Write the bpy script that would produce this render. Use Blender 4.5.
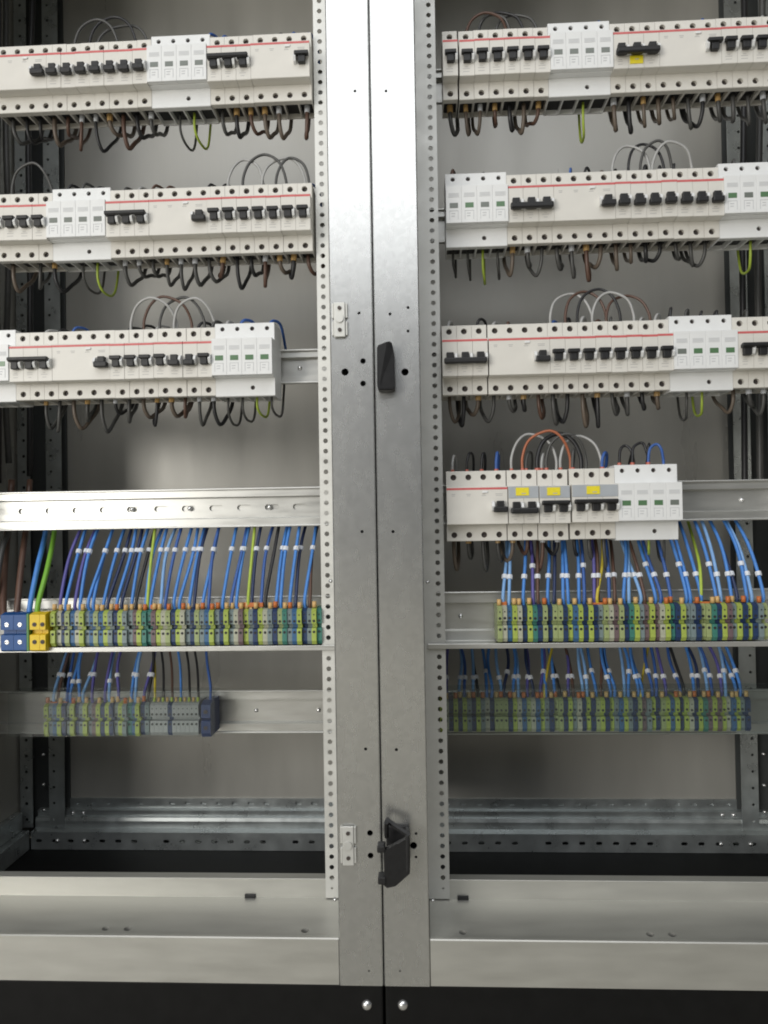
import bpy, bmesh, math, random
from mathutils import Vector, Matrix
random.seed(11)
for o in list(bpy.data.objects): bpy.data.objects.remove(o)
scene = bpy.context.scene
COL = scene.collection

# ------------------------------------------------------------------ camera
F_PX = 769.0
YAW, PITCH, ROLL = math.radians(2.86), math.radians(.83), math.radians(-.907)
CAM = Vector((.0485, -.84, .602))
fw = Vector((-math.sin(YAW)*math.cos(PITCH), math.cos(YAW)*math.cos(PITCH), math.sin(PITCH)))
rt = Vector((math.cos(YAW), math.sin(YAW), 0)); up = rt.cross(fw)
rt, up = rt*math.cos(ROLL)+up*math.sin(ROLL), up*math.cos(ROLL)-rt*math.sin(ROLL)
cd = bpy.data.cameras.new('camera'); cam = bpy.data.objects.new('camera', cd); COL.objects.link(cam)
m3 = Matrix((rt, up, -fw)).transposed()
cam.matrix_world = Matrix.Translation(CAM) @ m3.to_4x4()
cd.sensor_fit = 'VERTICAL'; cd.sensor_height = 36; cd.lens = F_PX/1024*36
cd.clip_start = .01; cd.clip_end = 100
scene.camera = cam
scene.render.resolution_x = 768; scene.render.resolution_y = 1024

# ------------------------------------------------------------------ light: indoor room, ceiling lamp behind the photographer, added fill from the left
w = bpy.data.worlds.new('World'); scene.world = w; w.use_nodes = True
bg = w.node_tree.nodes['Background']; bg.inputs[0].default_value = (.93, .97, 1, 1); bg.inputs[1].default_value = .10
def area(name, loc, target, sx, sy, power, col):
    l = bpy.data.lights.new(name, 'AREA'); l.shape = 'RECTANGLE'; l.size = sx; l.size_y = sy; l.energy = power; l.color = col
    o = bpy.data.objects.new(name, l); COL.objects.link(o); o.location = loc
    o.rotation_euler = (Vector(target)-Vector(loc)).to_track_quat('-Z', 'Y').to_euler(); return o
area('ceiling_lamp', (-.2, -3.0, 2.85), (-.2, -2.6, 0), 3.2, 4.0, 88, (.97, .985, 1))
area('front_fill_light', (-2.9, -3.9, 1.3), (-.1, 0, .50), 2.2, 2.0, 128, (1, .97, .91))  # added frontal fill to brighten the lower back panel, no known window
vs = scene.view_settings; vs.view_transform = 'Standard'; vs.look = 'None'; vs.gamma = 1; vs.exposure = 0.0
scene.render.engine = 'CYCLES'
scene.cycles.filter_width = 1.9

ZC = CAM.z
def bp(x, y, Y):                                   # pixel -> point on the plane of depth Y
    d = rt*((x-384)/F_PX) - up*((y-512)/F_PX) + fw
    return CAM + d*((Y-CAM.y)/d.y)

# ------------------------------------------------------------------ materials
MATS = {}
def mat(name, col, rough=.5, metal=0., noise=0., nscale=60., rvar=0., bump=0., spec=.5, stretch=None, tint=None):
    if name in MATS: return MATS[name]
    m = bpy.data.materials.new(name); m.use_nodes = True; nt = m.node_tree; b = nt.nodes['Principled BSDF']
    b.inputs['Base Color'].default_value = (*col, 1); b.inputs['Roughness'].default_value = rough
    b.inputs['Metallic'].default_value = metal; b.inputs['Specular IOR Level'].default_value = spec
    if noise or rvar or bump:
        tc = nt.nodes.new('ShaderNodeTexCoord'); mp = nt.nodes.new('ShaderNodeMapping')
        nt.links.new(tc.outputs['Object'], mp.inputs[0])
        if stretch: mp.inputs['Scale'].default_value = stretch
        n = nt.nodes.new('ShaderNodeTexNoise'); n.inputs['Scale'].default_value = nscale; n.inputs['Detail'].default_value = 5
        nt.links.new(mp.outputs[0], n.inputs[0])
        if noise:
            r = nt.nodes.new('ShaderNodeMapRange'); r.inputs[1].default_value = .3; r.inputs[2].default_value = .7
            nt.links.new(n.outputs[0], r.inputs[0])
            mx = nt.nodes.new('ShaderNodeMix'); mx.data_type = 'RGBA'
            t = tint or tuple(c*(1-noise) for c in col)
            mx.inputs[6].default_value = (*t, 1); mx.inputs[7].default_value = (*[min(1, c*(1+noise*.6)) for c in col], 1)
            nt.links.new(r.outputs[0], mx.inputs[0]); nt.links.new(mx.outputs[2], b.inputs['Base Color'])
        if rvar:
            r = nt.nodes.new('ShaderNodeMapRange'); r.inputs[1].default_value = .25; r.inputs[2].default_value = .75
            r.inputs[3].default_value = rough-rvar; r.inputs[4].default_value = rough+rvar
            nt.links.new(n.outputs[0], r.inputs[0]); nt.links.new(r.outputs[0], b.inputs['Roughness'])
        if bump:
            bn = nt.nodes.new('ShaderNodeBump'); bn.inputs['Strength'].default_value = bump; bn.inputs['Distance'].default_value = .001
            nt.links.new(n.outputs[0], bn.inputs['Height']); nt.links.new(bn.outputs[0], b.inputs['Normal'])
    MATS[name] = m; return m
ZINC = mat('galvanised_steel', (.62, .625, .615), .27, .9, .0, 70, .015, .004, stretch=(1, 1, .4))
def spangle(m, amp, scale):
    nt = m.node_tree; b = nt.nodes['Principled BSDF']; tc = nt.nodes.new('ShaderNodeTexCoord'); v = nt.nodes.new('ShaderNodeTexVoronoi'); v.inputs['Scale'].default_value = scale
    nt.links.new(tc.outputs['Object'], v.inputs['Vector']); sp = nt.nodes.new('ShaderNodeSeparateColor'); nt.links.new(v.outputs['Color'], sp.inputs[0])
    sc = nt.nodes.new('ShaderNodeTexNoise'); sc.inputs['Scale'].default_value = 9; sc.inputs['Detail'].default_value = 8; sc.inputs['Roughness'].default_value = .75; nt.links.new(tc.outputs['Object'], sc.inputs['Vector'])
    ad = nt.nodes.new('ShaderNodeMath'); ad.operation = 'ADD'; nt.links.new(sp.outputs[0], ad.inputs[0]); nt.links.new(sc.outputs[0], ad.inputs[1])
    mr = nt.nodes.new('ShaderNodeMapRange'); mr.inputs[1].default_value = .3; mr.inputs[2].default_value = 1.7; mr.inputs[3].default_value = 1-amp; mr.inputs[4].default_value = 1+amp; nt.links.new(ad.outputs[0], mr.inputs[0])
    mx = nt.nodes.new('ShaderNodeVectorMath'); mx.operation = 'SCALE'; mx.inputs[0].default_value = b.inputs['Base Color'].default_value[:3]; nt.links.new(mr.outputs[0], mx.inputs['Scale']); nt.links.new(mx.outputs[0], b.inputs['Base Color'])
spangle(ZINC, .06, 190)
STRIP = mat('zinc_strip', (.66, .66, .63), .46, .45, .06, 40, .08, .04)
LOWZINC = mat('zinc_rail', (.54, .535, .495), .42, .6, .08, 22, .08, .05, stretch=(.6, 3, 3))
PANEL = mat('panel_grey', (.45, .44, .405), .33, .3, .10, 7, .08, .02, stretch=(2.2, 1, .45))
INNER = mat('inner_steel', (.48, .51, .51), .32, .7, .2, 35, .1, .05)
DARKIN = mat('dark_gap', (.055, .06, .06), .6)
RAIL = mat('rail_steel', (.58, .58, .555), .34, .75, .06, 45, .08, .04, stretch=(.4, 3, 3))
PLINTH = mat('black_plinth', (.005, .005, .005), .6, 0, .3, 50, 0, .05, .25)
BLACK = mat('black_plastic', (.012, .012, .013), .5, 0, .2, 200, .05)
BEIGE = mat('breaker_plastic', (.72, .70, .65), .42, 0, .035, 55, .06)
WHITEP = mat('surge_plastic', (.80, .81, .81), .42, 0, .03, 55, .05)
GREYP = mat('grey_plastic', (.42, .45, .48), .45, 0, .04, 60)
PRINT = mat('printed_grey', (.47, .465, .45), .5)
RED = mat('red_stripe', (.62, .13, .13), .45, 0, .1, 300)
YEL = mat('yellow_sticker', (.86, .72, .03), .5, 0, .06, 200)
SCREW = mat('screw_steel', (.075, .06, .055), .5, .3, .2, 300)
SHOT = mat('bright_screw', (.8, .8, .8), .25, .9)
GREEN = mat('green_window', (.10, .20, .10), .3)
GREYW = mat('grey_window', (.17, .19, .17), .3)
DARKSLOT = mat('dark_slot', (.02, .02, .022), .6)
WC = {'black': (.022, .022, .024), 'brown': (.11, .06, .042), 'dark grey': (.075, .075, .072), 'grey-brown': (.14, .11, .085), 'white': (.42, .42, .41), 'blue': (.075, .25, .66),
      'dark blue': (.045, .12, .38), 'pale blue': (.22, .42, .74), 'yellow-green': (.42, .55, .07), 'yellow': (.62, .50, .05), 'orange': (.42, .14, .07),
      'navy': (.02, .035, .10), 'green': (.20, .46, .05), 'violet': (.11, .10, .34)}
WM = {k: mat('wire_'+k, v, .42, 0, .12, 120, .05) for k, v in WC.items()}
FERR = mat('tan_ferrule', (.62, .40, .16), .4)
REDF = mat('red_ferrule', (.50, .13, .09), .45)
TAG = mat('white_marker', (.74, .77, .82), .5, 0, .08, 300)
ORB = mat('orange_bridge', (.52, .15, .035), .45)
TC = {'yellow-green': (.37, .46, .09), 'cream': (.42, .43, .33), 'green': (.10, .26, .07), 'yellow-grey': (.32, .38, .17), 'grey': (.19, .245, .25), 'blue': (.045, .13, .27), 'dark blue': (.02, .045, .12), 'brown-grey': (.16, .11, .12), 'teal': (.05, .20, .16)}
TM = {k: mat('terminal_'+k, v, .42, 0, .14, 90, .05) for k, v in TC.items()}
def acrylic(tr=(.92, .935, .93, 1), df=.02, nm='clear_acrylic'):
    m = bpy.data.materials.new(nm); m.use_nodes = True; nt = m.node_tree; nt.nodes.clear()
    o = nt.nodes.new('ShaderNodeOutputMaterial'); t = nt.nodes.new('ShaderNodeBsdfTransparent'); g = nt.nodes.new('ShaderNodeBsdfGlossy'); d = nt.nodes.new('ShaderNodeBsdfDiffuse')
    t.inputs[0].default_value = tr; g.inputs['Roughness'].default_value = .12; d.inputs[0].default_value = (.25, .27, .27, 1)
    a = nt.nodes.new('ShaderNodeMixShader'); a.inputs[0].default_value = df; b = nt.nodes.new('ShaderNodeMixShader'); b.inputs[0].default_value = .03
    nt.links.new(t.outputs[0], a.inputs[1]); nt.links.new(d.outputs[0], a.inputs[2]); nt.links.new(a.outputs[0], b.inputs[1]); nt.links.new(g.outputs[0], b.inputs[2]); nt.links.new(b.outputs[0], o.inputs[0])
    return m
ACR = acrylic(); ACR2 = acrylic((.88, .91, .91, 1), .035, 'shade_tinted_acrylic')  # second acrylic tinted darker and hazier to imitate side shading on the right

# ------------------------------------------------------------------ helpers
def link(name, me, parent=None):
    o = bpy.data.objects.new(name, me); COL.objects.link(o); o.parent = parent; return o
def mesh(name, bm, mats, smooth=False):
    me = bpy.data.meshes.new(name); bmesh.ops.recalc_face_normals(bm, faces=bm.faces) if not smooth else None
    bm.to_mesh(me); bm.free()
    for m in (mats if isinstance(mats, (list, tuple)) else [mats]): me.materials.append(m)
    if smooth:
        for p in me.polygons: p.use_smooth = True
    return me
def obj(name, bm, mats, parent=None, smooth=False): return link(name, mesh(name, bm, mats, smooth), parent)
def tag(o, label, cat, group=None, kind=None):
    if label: o['label'] = label
    if cat: o['category'] = cat
    if group: o['group'] = group
    if kind: o['kind'] = kind
    return o
def thing(name, loc, label, cat, group=None):
    return tag(place(link(name, None), loc), label, cat, group)
def place(o, loc): o.location = loc; return o
def box(bm, x0, x1, y0, y1, z0, z1, mi=0, ch=0.):
    if ch <= 0:
        v = [bm.verts.new(c) for c in ((x0,y0,z0),(x1,y0,z0),(x1,y1,z0),(x0,y1,z0),(x0,y0,z1),(x1,y0,z1),(x1,y1,z1),(x0,y1,z1))]
        fs = [(0,3,2,1),(4,5,6,7),(0,1,5,4),(1,2,6,5),(2,3,7,6),(3,0,4,7)]
        r = [bm.faces.new([v[i] for i in f]) for f in fs]
        for f in r: f.material_index = mi
        return r
    b2 = bmesh.new(); box(b2, x0, x1, y0, y1, z0, z1)
    bmesh.ops.bevel(b2, geom=list(b2.edges), offset=ch, segments=2, profile=.5, affect='EDGES')
    mp = {v: bm.verts.new(v.co) for v in b2.verts}
    for f in b2.faces: bm.faces.new([mp[v] for v in f.verts]).material_index = mi
    b2.free()
def prism(bm, prof, x0, x1, skip=(), mi=0, caps=True):       # prof: list of (y, z) extruded along x
    a = [bm.verts.new((x0, y, z)) for y, z in prof]; b = [bm.verts.new((x1, y, z)) for y, z in prof]
    n = len(prof)
    for i in range(n):
        if i in skip: continue
        j = (i+1) % n
        bm.faces.new((a[i], b[i], b[j], a[j])).material_index = mi
    if caps:
        bm.faces.new(a).material_index = mi; bm.faces.new(b[::-1]).material_index = mi
def circle(cu, cv, r, n=16): return [(cu+r*math.cos(2*math.pi*i/n), cv+r*math.sin(2*math.pi*i/n)) for i in range(n)]
def slot(cu, cv, l, h, n=16):                                 # stadium, long in u
    r = h/2; o = []
    for i in range(n):
        a = 2*math.pi*(i+.5)/n; s = (l/2-r)*(1 if math.cos(a) > 0 else -1)
        o.append((cu+s+r*math.cos(a), cv+r*math.sin(a)))
    return o
def cell(bm, u0, u1, v0, v1, hole, co, depth=.002, cap=False, mi=0, capmi=0):
    # a rectangle u0..u1 x v0..v1 with a hole (or none); co(u, v, d) maps to space, d runs into the sheet
    if not hole:
        bm.faces.new([bm.verts.new(co(u, v, 0)) for u, v in ((u0,v0),(u1,v0),(u1,v1),(u0,v1))]).material_index = mi; return
    n = len(hole); cu = sum(p[0] for p in hole)/n; cv = sum(p[1] for p in hole)/n
    hu = max(abs(p[0]-cu) for p in hole); hv = max(abs(p[1]-cv) for p in hole)
    a0, a1, b0, b1 = max(u0, cu-hu*1.5), min(u1, cu+hu*1.5), max(v0, cv-hv*1.5), min(v1, cv+hv*1.5)
    if a0 > u0: cell(bm, u0, a0, v0, v1, None, co, mi=mi)
    if a1 < u1: cell(bm, a1, u1, v0, v1, None, co, mi=mi)
    if b0 > v0: cell(bm, a0, a1, v0, b0, None, co, mi=mi)
    if b1 < v1: cell(bm, a0, a1, b1, v1, None, co, mi=mi)
    u0, u1, v0, v1 = a0, a1, b0, b1
    outer = []
    for u, v in hole:
        du, dv = u-cu, v-cv; t = 1e9
        if du > 1e-9: t = min(t, (u1-cu)/du)
        if du < -1e-9: t = min(t, (u0-cu)/du)
        if dv > 1e-9: t = min(t, (v1-cv)/dv)
        if dv < -1e-9: t = min(t, (v0-cv)/dv)
        outer.append([cu+du*t, cv+dv*t])
    for c in ((u0,v0),(u1,v0),(u1,v1),(u0,v1)):
        k = min(range(n), key=lambda i: ((outer[i][0]-c[0])/(u1-u0))**2+((outer[i][1]-c[1])/(v1-v0))**2); outer[k] = list(c)
    O = [bm.verts.new(co(u, v, 0)) for u, v in outer]; H = [bm.verts.new(co(u, v, 0)) for u, v in hole]; B = [bm.verts.new(co(u, v, depth)) for u, v in hole]
    for i in range(n):
        j = (i+1) % n
        bm.faces.new((O[i], O[j], H[j], H[i])).material_index = mi
        bm.faces.new((H[i], H[j], B[j], B[i])).material_index = mi
    if cap: bm.faces.new(B).material_index = capmi
def tube_bm(bm, pts, r, n=7, mi=0):
    pts = [Vector(p) for p in pts]; rings = []; nrm = None
    for i, p in enumerate(pts):
        t = (pts[min(i+1, len(pts)-1)]-pts[max(i-1, 0)]).normalized()
        if nrm is None: nrm = t.orthogonal().normalized()
        nrm = (nrm-t*nrm.dot(t)).normalized(); b = t.cross(nrm)
        rings.append([bm.verts.new(p+(nrm*math.cos(2*math.pi*k/n)+b*math.sin(2*math.pi*k/n))*r) for k in range(n)])
    for a, b in zip(rings, rings[1:]):
        for k in range(n): bm.faces.new((a[k], a[(k+1) % n], b[(k+1) % n], b[k])).material_index = mi
    bm.faces.new(rings[0][::-1]).material_index = mi; bm.faces.new(rings[-1]).material_index = mi
def spline(P, seg=6):                                          # Catmull-Rom through the points
    P = [Vector(p) for p in P]; Q = [P[0]*2-P[1]]+P+[P[-1]*2-P[-2]]; out = []
    for i in range(1, len(Q)-2):
        a, b, c, d = Q[i-1], Q[i], Q[i+1], Q[i+2]
        for k in range(seg):
            t = k/seg; out.append(.5*((2*b)+(c-a)*t+(2*a-5*b+4*c-d)*t*t+(3*b-a-3*c+d)*t**3))
    return out+[P[-1]]
def cyl_y(bm, x, y0, y1, z, r, n=14, mi=0, r2=None):
    tube_bm_pts = [(x, y0, z), (x, y1, z)]
    a = [bm.verts.new((x+(r2 or r)*math.cos(2*math.pi*k/n), y0, z+(r2 or r)*math.sin(2*math.pi*k/n))) for k in range(n)]
    b = [bm.verts.new((x+r*math.cos(2*math.pi*k/n), y1, z+r*math.sin(2*math.pi*k/n))) for k in range(n)]
    for k in range(n): bm.faces.new((a[k], a[(k+1) % n], b[(k+1) % n], b[k])).material_index = mi
    bm.faces.new(a[::-1]).material_index = mi; bm.faces.new(b).material_index = mi
def dome_y(bm, x, y, z, r, h, n=12):                            # a rounded bolt head on a face at depth y, bulging to -y
    prev = None
    for i in range(5):
        a = math.pi/2*i/4; rr = r*math.cos(a)+1e-6; yy = y-h*math.sin(a)
        ring = [bm.verts.new((x+rr*math.cos(2*math.pi*k/n), yy, z+rr*math.sin(2*math.pi*k/n))) for k in range(n)]
        if prev:
            for k in range(n): bm.faces.new((prev[k], prev[(k+1) % n], ring[(k+1) % n], ring[k]))
        prev = ring
    bm.faces.new(prev)

# ------------------------------------------------------------------ the setting
bm = bmesh.new(); box(bm, -4, 4, -7, 2, -.05, 0)
tag(obj('floor', bm, mat('floor_screed', (.36, .335, .27), .45, 0, .15, 3, .1)), None, None, kind='structure')

# ------------------------------------------------------------------ cabinets
FY = .085                                                       # plane of the perforated strips
ZB = .100; ZT = 1.58                                            # bottom and top of the steel frame
CABL = 'cabinet with blue-yellow end terminals'; CABR = 'cabinet with yellow-stickered breakers'
def px_hole(x, y, r): p = bp(x, y, 0); return (p.x, p.z, r)
HOLES = {-1: [px_hole(*h) for h in ((355,91,.0016),(359,313,.0016),(345,372,.0040),(363,361,.0031),(363,383.5,.0031),(362,531.6,.0017),(365.6,749,.0017),(370,833,.0032),(370.6,855.6,.0032),(369,971,.0010))],
         1: [px_hole(*h) for h in ((386,91,.0016),(390,314,.0017),(408,307.5,.0016),(408,331,.0016),(405,372,.0040),(393,531.6,.0017),(396.4,749.7,.0017),(416,833.6,.0015),(413.6,845.5,.0038),(416,857,.0015),(400,971,.0010))]}
def cabinet(s, label):
    root = thing('cabinet', (s*.3, .19, 0), label, 'cabinet'); inv = Matrix.Translation((-s*.3, -.19, 0))
    def part(name, b, m, smooth=False, par=None):
        o = obj(name, b, m, None, smooth)
        o.parent = par or root
        if par is None: o.matrix_parent_inverse = inv
        return o
    xi, xo = (-.0025, -.050) if s < 0 else (-.0010, .0487)       # gap side / opening side of the centre post
    lo, hi = min(xi, xo), max(xi, xo)
    # centre post: front sheet with real holes, folded edges, closed back
    b = bmesh.new(); c = .0011
    hs = sorted(HOLES[s], key=lambda h: h[1]); zs = [ZB]+[(a[1]+d[1])/2 for a, d in zip(hs, hs[1:])]
    co = lambda u, v, d: (u, d, v)
    cur = ZB
    for i, (x, z, r) in enumerate(hs):
        g = min([r*1.7+.002]+[abs(z-h[1])/2-.0001 for h in hs if h is not hs[i]])
        cell(b, lo+c, hi-c, cur, z-g, None, co)
        cell(b, lo+c, hi-c, z-g, z+g, circle(x, z, r), co, .0025); cur = z+g
    cell(b, lo+c, hi-c, cur, ZT, None, co)
    prism2 = [(lo+c, 0), (lo, c), (lo, FY-.002), (hi, FY-.002), (hi, c), (hi-c, 0)]
    A = [b.verts.new((x, y, ZB)) for x, y in prism2]; B = [b.verts.new((x, y, ZT)) for x, y in prism2]
    for i in range(5): b.faces.new((A[i], A[i+1], B[i+1], B[i]))
    b.faces.new(A)
    part('front_post', b, ZINC)
    # outer post out of the picture side
    b = bmesh.new(); x0, x1 = sorted((s*.552, s*.6)); box(b, x0, x1, 0, FY, ZB, ZT, 0, .0015); part('front_post', b, ZINC)
    # perforated strips
    def perf(name, xa, xb, xh, Y, z0, z1, pitch, r, zfirst, m, small_last=False, th=.0015, skip=None):
        b = bmesh.new(); co = lambda u, v, d: (u, Y+d, v)
        z = zfirst; cell(b, xa, xb, z0, z-pitch/2, None, co)
        k = 0
        while z+pitch/2 < z1:
            cell(b, xa, xb, z-pitch/2, z+pitch/2, circle(xh, z, r if (k or not small_last) else r*.5, 14), co, th); z += pitch; k += 1
        cell(b, xa, xb, z-pitch/2, z1, None, co)
        e = [b.verts.new(p) for p in ((xa,Y,z0),(xa,Y+th,z0),(xa,Y+th,z1),(xa,Y,z1))]; b.faces.new(e)
        e = [b.verts.new(p) for p in ((xb,Y,z0),(xb,Y+th,z0),(xb,Y+th,z1),(xb,Y,z1))]; b.faces.new(e)
        return part(name, b, m)
    zl = bp(334 if s < 0 else 443, 886.5, FY).z
    xe = bp(320.5, 500, FY).x if s < 0 else bp(443, 500, FY).x
    perf('perforated_strip', *sorted((s*.040, xe)), xe-s*.0077, FY-.0045, bp(325, 896, FY).z, ZT, .01245, .0029, zl, STRIP, True)
    perf('perforated_strip', *sorted((s*.56, s*.528)), s*.5355, FY, ZB+.06, ZT, .01245, .0029, zl, STRIP, True)
    # bottom front rail
    zt = bp(334, 939, 0).z; zf1 = bp(325, 897, FY).z; zf2 = bp(325, 878, FY).z
    b = bmesh.new()
    prof = [(.0012, ZB), (.0012, zt-.0012), (.0024, zt), (.0075, zt), (.0082, zt-.0025), (FY-.0022, zf1), (FY-.00215, zf1+.001), (FY-.0022, zf2-.0004), (FY-.0018, zf2), (FY+.012, zf2), (FY+.012, ZB)]
    xa, xb = sorted((xo+s*.0006, s*.552))
    prism(b, prof, xa, xb, skip=(4,))
    (ya, za), (yb, zb) = prof[4], prof[5]
    sl = [bp(x, 929, .02).x for x in ((106, 128, 305) if s < 0 else (463, 650, 672))]; cur = xa
    co = lambda u, v, d: (u, ya+(yb-ya)*v+.0, za+(zb-za)*v-d)
    for x in sorted(sl):
        cell(b, cur, x-.009, 0, 1, None, co); cell(b, x-.009, x+.009, 0, .5, [(x+.0045*math.cos(a), .15+.055*math.sin(a)) for a in [2*math.pi*i/12 for i in range(12)]], co, .004)
        cell(b, x-.009, x+.009, .5, 1, None, co); cur = x+.009
    cell(b, cur, xb, 0, 1, None, co)
    rail = part('bottom_rail', b, LOWZINC)
    b = bmesh.new(); p = bp(250 if s < 0 else 463, 896.5, FY-.004)                                    # dark slot plug at the fold
    box(b, p.x-.0065, p.x+.0065, FY-.0048, FY-.0015, zf1-.0004, zf1+.0042, 0, .0006); part('slot_plug', b, BLACK)
    b = bmesh.new(); box(b, xa, xb, .0012, FY+.003, ZT-.05, ZT-.0005, 0, .0012); part('top_rail', b, LOWZINC)
    # plinth and its bolts
    b = bmesh.new(); box(b, *sorted((xi+s*.0005, s*.6)), .003, .39, 0, ZB-.0006, 0, .002); part('plinth', b, PLINTH)
    b = bmesh.new(); p = bp(367 if s < 0 else 403, 1005, .003); dome_y(b, p.x, .003, p.z, .0058, .004); part('bolt', b, SHOT, True)
    # rivets on the post fold
    for x, y in ((331.5, 581), (335.8, 899)) if s < 0 else ((426.8, 582), (432, 900)):
        p = bp(x, y, .012); b = bmesh.new(); dome_y(b, p.x+s*.001, .012, p.z, .0022, .003, 10); part('rivet', b, SHOT, True)
    # interior: back panel, side panel, roof, rear post, rear and side bottom members
    b = bmesh.new(); box(b, *sorted((s*.015, s*.526)), .376, .379, ZB+.045, ZT-.02); part('back_panel', b, PANEL)
    b = bmesh.new(); box(b, *sorted((s*.597, s*.600)), .09, .40, ZB, ZT); part('side_panel', b, PANEL)
    b = bmesh.new(); box(b, *sorted((s*.002, s*.600)), .088, .40, ZT-.01, ZT); part('roof', b, INNER)
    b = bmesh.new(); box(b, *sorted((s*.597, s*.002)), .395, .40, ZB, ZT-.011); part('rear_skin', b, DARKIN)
    b = bmesh.new(); box(b, *sorted((s*.003, s*.006)), .088, .39, ZB+.1, ZT-.012); part('side_panel', b, PANEL)
    zf = ZB+.10
    perf('rear_post', *sorted((s*.594, s*.574)), s*.584, .352, ZB+.03, ZT-.02, .025, .0026, ZB+.0425, INNER)
    perf('rear_post', *sorted((s*.549, s*.524)), s*.541, .355, ZB+.03, ZT-.02, .025, .0022, ZB+.0425, INNER)
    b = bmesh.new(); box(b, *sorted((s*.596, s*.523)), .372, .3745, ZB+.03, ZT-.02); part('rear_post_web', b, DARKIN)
    # rear bottom member: stepped and perforated
    b = bmesh.new()
    P = [(.342, ZB), (.342, ZB+.027), (.356, ZB+.0285), (.356, ZB+.039), (.3575, ZB+.044), (.364, ZB+.0445), (.364, ZB+.053), (.3725, ZB+.054), (.3725, ZB+.069), (.3755, ZB+.069), (.3755, ZB)]
    X0, X1 = sorted((s*.016, s*.572)); prism(b, P, X0, X1, skip=(0, 7))
    for (Ya, Z0, Z1) in ((.342, ZB, ZB+.027), (.3725, ZB+.054, ZB+.069)):
        co = lambda u, v, d: (u, Ya+d, v); n = int((X1-X0)/.025); 
        for i in range(n):
            u0 = X0+(X1-X0)*i/n; u1 = X0+(X1-X0)*(i+1)/n; uc = (u0+u1)/2; vc = (Z0+Z1)/2
            cell(b, u0, u1, Z0, Z1, None if (i % 8 == 7) else slot(uc, vc, .0095, .0052, 12), co, .002)
    rb = part('rear_rail', b, INNER)
    for x, z, Y in [(a, ZB+.0135, .342) for a in (.530, .487)]+[(a, ZB+.0485, .364) for a in (.498, .515)]:
        b = bmesh.new(); dome_y(b, s*x, Y, z, .0036, .0028, 10); part('bolt', b, SHOT, True)
    # side bottom member running front to back
    b = bmesh.new(); x0, x1 = sorted((s*.597, s*.574)); box(b, x0, x1, .088, .3415, ZB, ZB+.03, 0, .001)
    x0, x1 = sorted((s*.5965, s*.585)); box(b, x0, x1, .088, .3415, ZB+.0305, ZB+.058, 0, .001); part('side_rail', b, INNER)
    for z in (.118, .158, .205, .262):
        b = bmesh.new(); dome_y(b, s*.556, .352, ZB+z-.06, .0028, .003, 10); part('bolt', b, SHOT, True)
    # hinge brackets and door catches near the centre
    if s < 0:
        for (x0, y0, x1, y1) in ((332.5, 303, 347.5, 338), (341, 825, 356, 864)):
            p = bp(x0, y1, 0); q = bp(x1, y0, 0); br = part('bracket', bmesh.new(), STRIP)
            b = bmesh.new(); mx = (p.x+q.x)/2; wv = (q.x-p.x)/2; h = q.z-p.z
            box(b, mx-wv*.72, mx+wv*.72, -.0045, -.0022, p.z, q.z, 0, .0008)
            box(b, mx-wv, mx-wv*.74, -.0032, -.0002, p.z+h*.05, p.z+h*.45, 0, .0006); box(b, mx+wv*.74, mx+wv, -.0032, -.0002, p.z+h*.05, p.z+h*.45, 0, .0006)
            box(b, mx-wv, mx-wv*.74, -.0032, -.0002, p.z+h*.55, p.z+h*.98, 0, .0006); box(b, mx+wv*.74, mx+wv, -.0032, -.0002, p.z+h*.55, p.z+h*.98, 0, .0006)
            box(b, mx-wv*.7, mx+wv*.7, -.0021, -.0002, p.z+.002, p.z+h-.002, 0)
            cyl_y(b, mx, -.0062, -.0046, p.z+h*.52, wv*.5)
            b.to_mesh(br.data); b.free()
            for t in (.2, .83):
                b = bmesh.new(); cyl_y(b, mx, -.006, -.0046, p.z+h*t, .0021, 10); sc = part('screw', b, SCREW)
    else:
        # upper catch: a slanted block with sheared top
        p = bp(377.5, 391, -.012); q = bp(394.5, 342, -.012)
        b = bmesh.new(); W = q.x-p.x; H = q.z-p.z
        pr = [(0, .07), (.06, 0), (.88, .0), (1, .06), (.97, .80), (.86, .86), (.84, 1), (.60, .985), (.02, .90)]
        for y0, y1, k in ((-.020, -.0005, 1),):
            a = [b.verts.new((p.x+W*u, y0+(.004 if u > .8 else 0), p.z+H*v)) for u, v in pr]; c2 = [b.verts.new((p.x+W*u, y1, p.z+H*v)) for u, v in pr]
            b.faces.new(a); b.faces.new(c2[::-1])
            for i in range(len(pr)): j = (i+1) % len(pr); b.faces.new((a[i], c2[i], c2[j], a[j]))
        bmesh.ops.bevel(b, geom=list(b.edges), offset=.0011, segments=2, affect='EDGES')
        part('door_catch', b, BLACK)
        # lower catch: an open hook standing off the post
        p = bp(378, 880, -.014); q = bp(410, 817, -.014); W = q.x-p.x; H = q.z-p.z
        b = bmesh.new(); X = lambda u: p.x+W*u; Z = lambda v: p.z+H*v
        box(b, X(.25), X(.95), -.005, -.0005, Z(.30), Z(.80), 0, .001)                # back plate
        for (ua, va), (ub, vb), th in (((.28, .97), (.98, .78), .0030), ((.28, .70), (.30, .98), .0026)):   # open loop at the top
            tube_bm(b, [(X(ua), -.016, Z(va)), (X((ua+ub)/2), -.022, Z((va+vb)/2)), (X(ub), -.026, Z(vb))], th, 6)
        box(b, X(.86), X(.98), -.029, -.0055, Z(.22), Z(.80), 0, .0012)               # side cheek
        a = [(.10,.10),(.30,.0),(.55,.02),(.98,.20),(.98,.76),(.40,.62),(.22,.58),(.22,.16)]
        f1 = [b.verts.new((X(u), -.034+.006*u, Z(v))) for u, v in a]; f2 = [b.verts.new((X(u), -.026+.006*u, Z(v))) for u, v in a]
        b.faces.new(f1); b.faces.new(f2[::-1])
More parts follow.
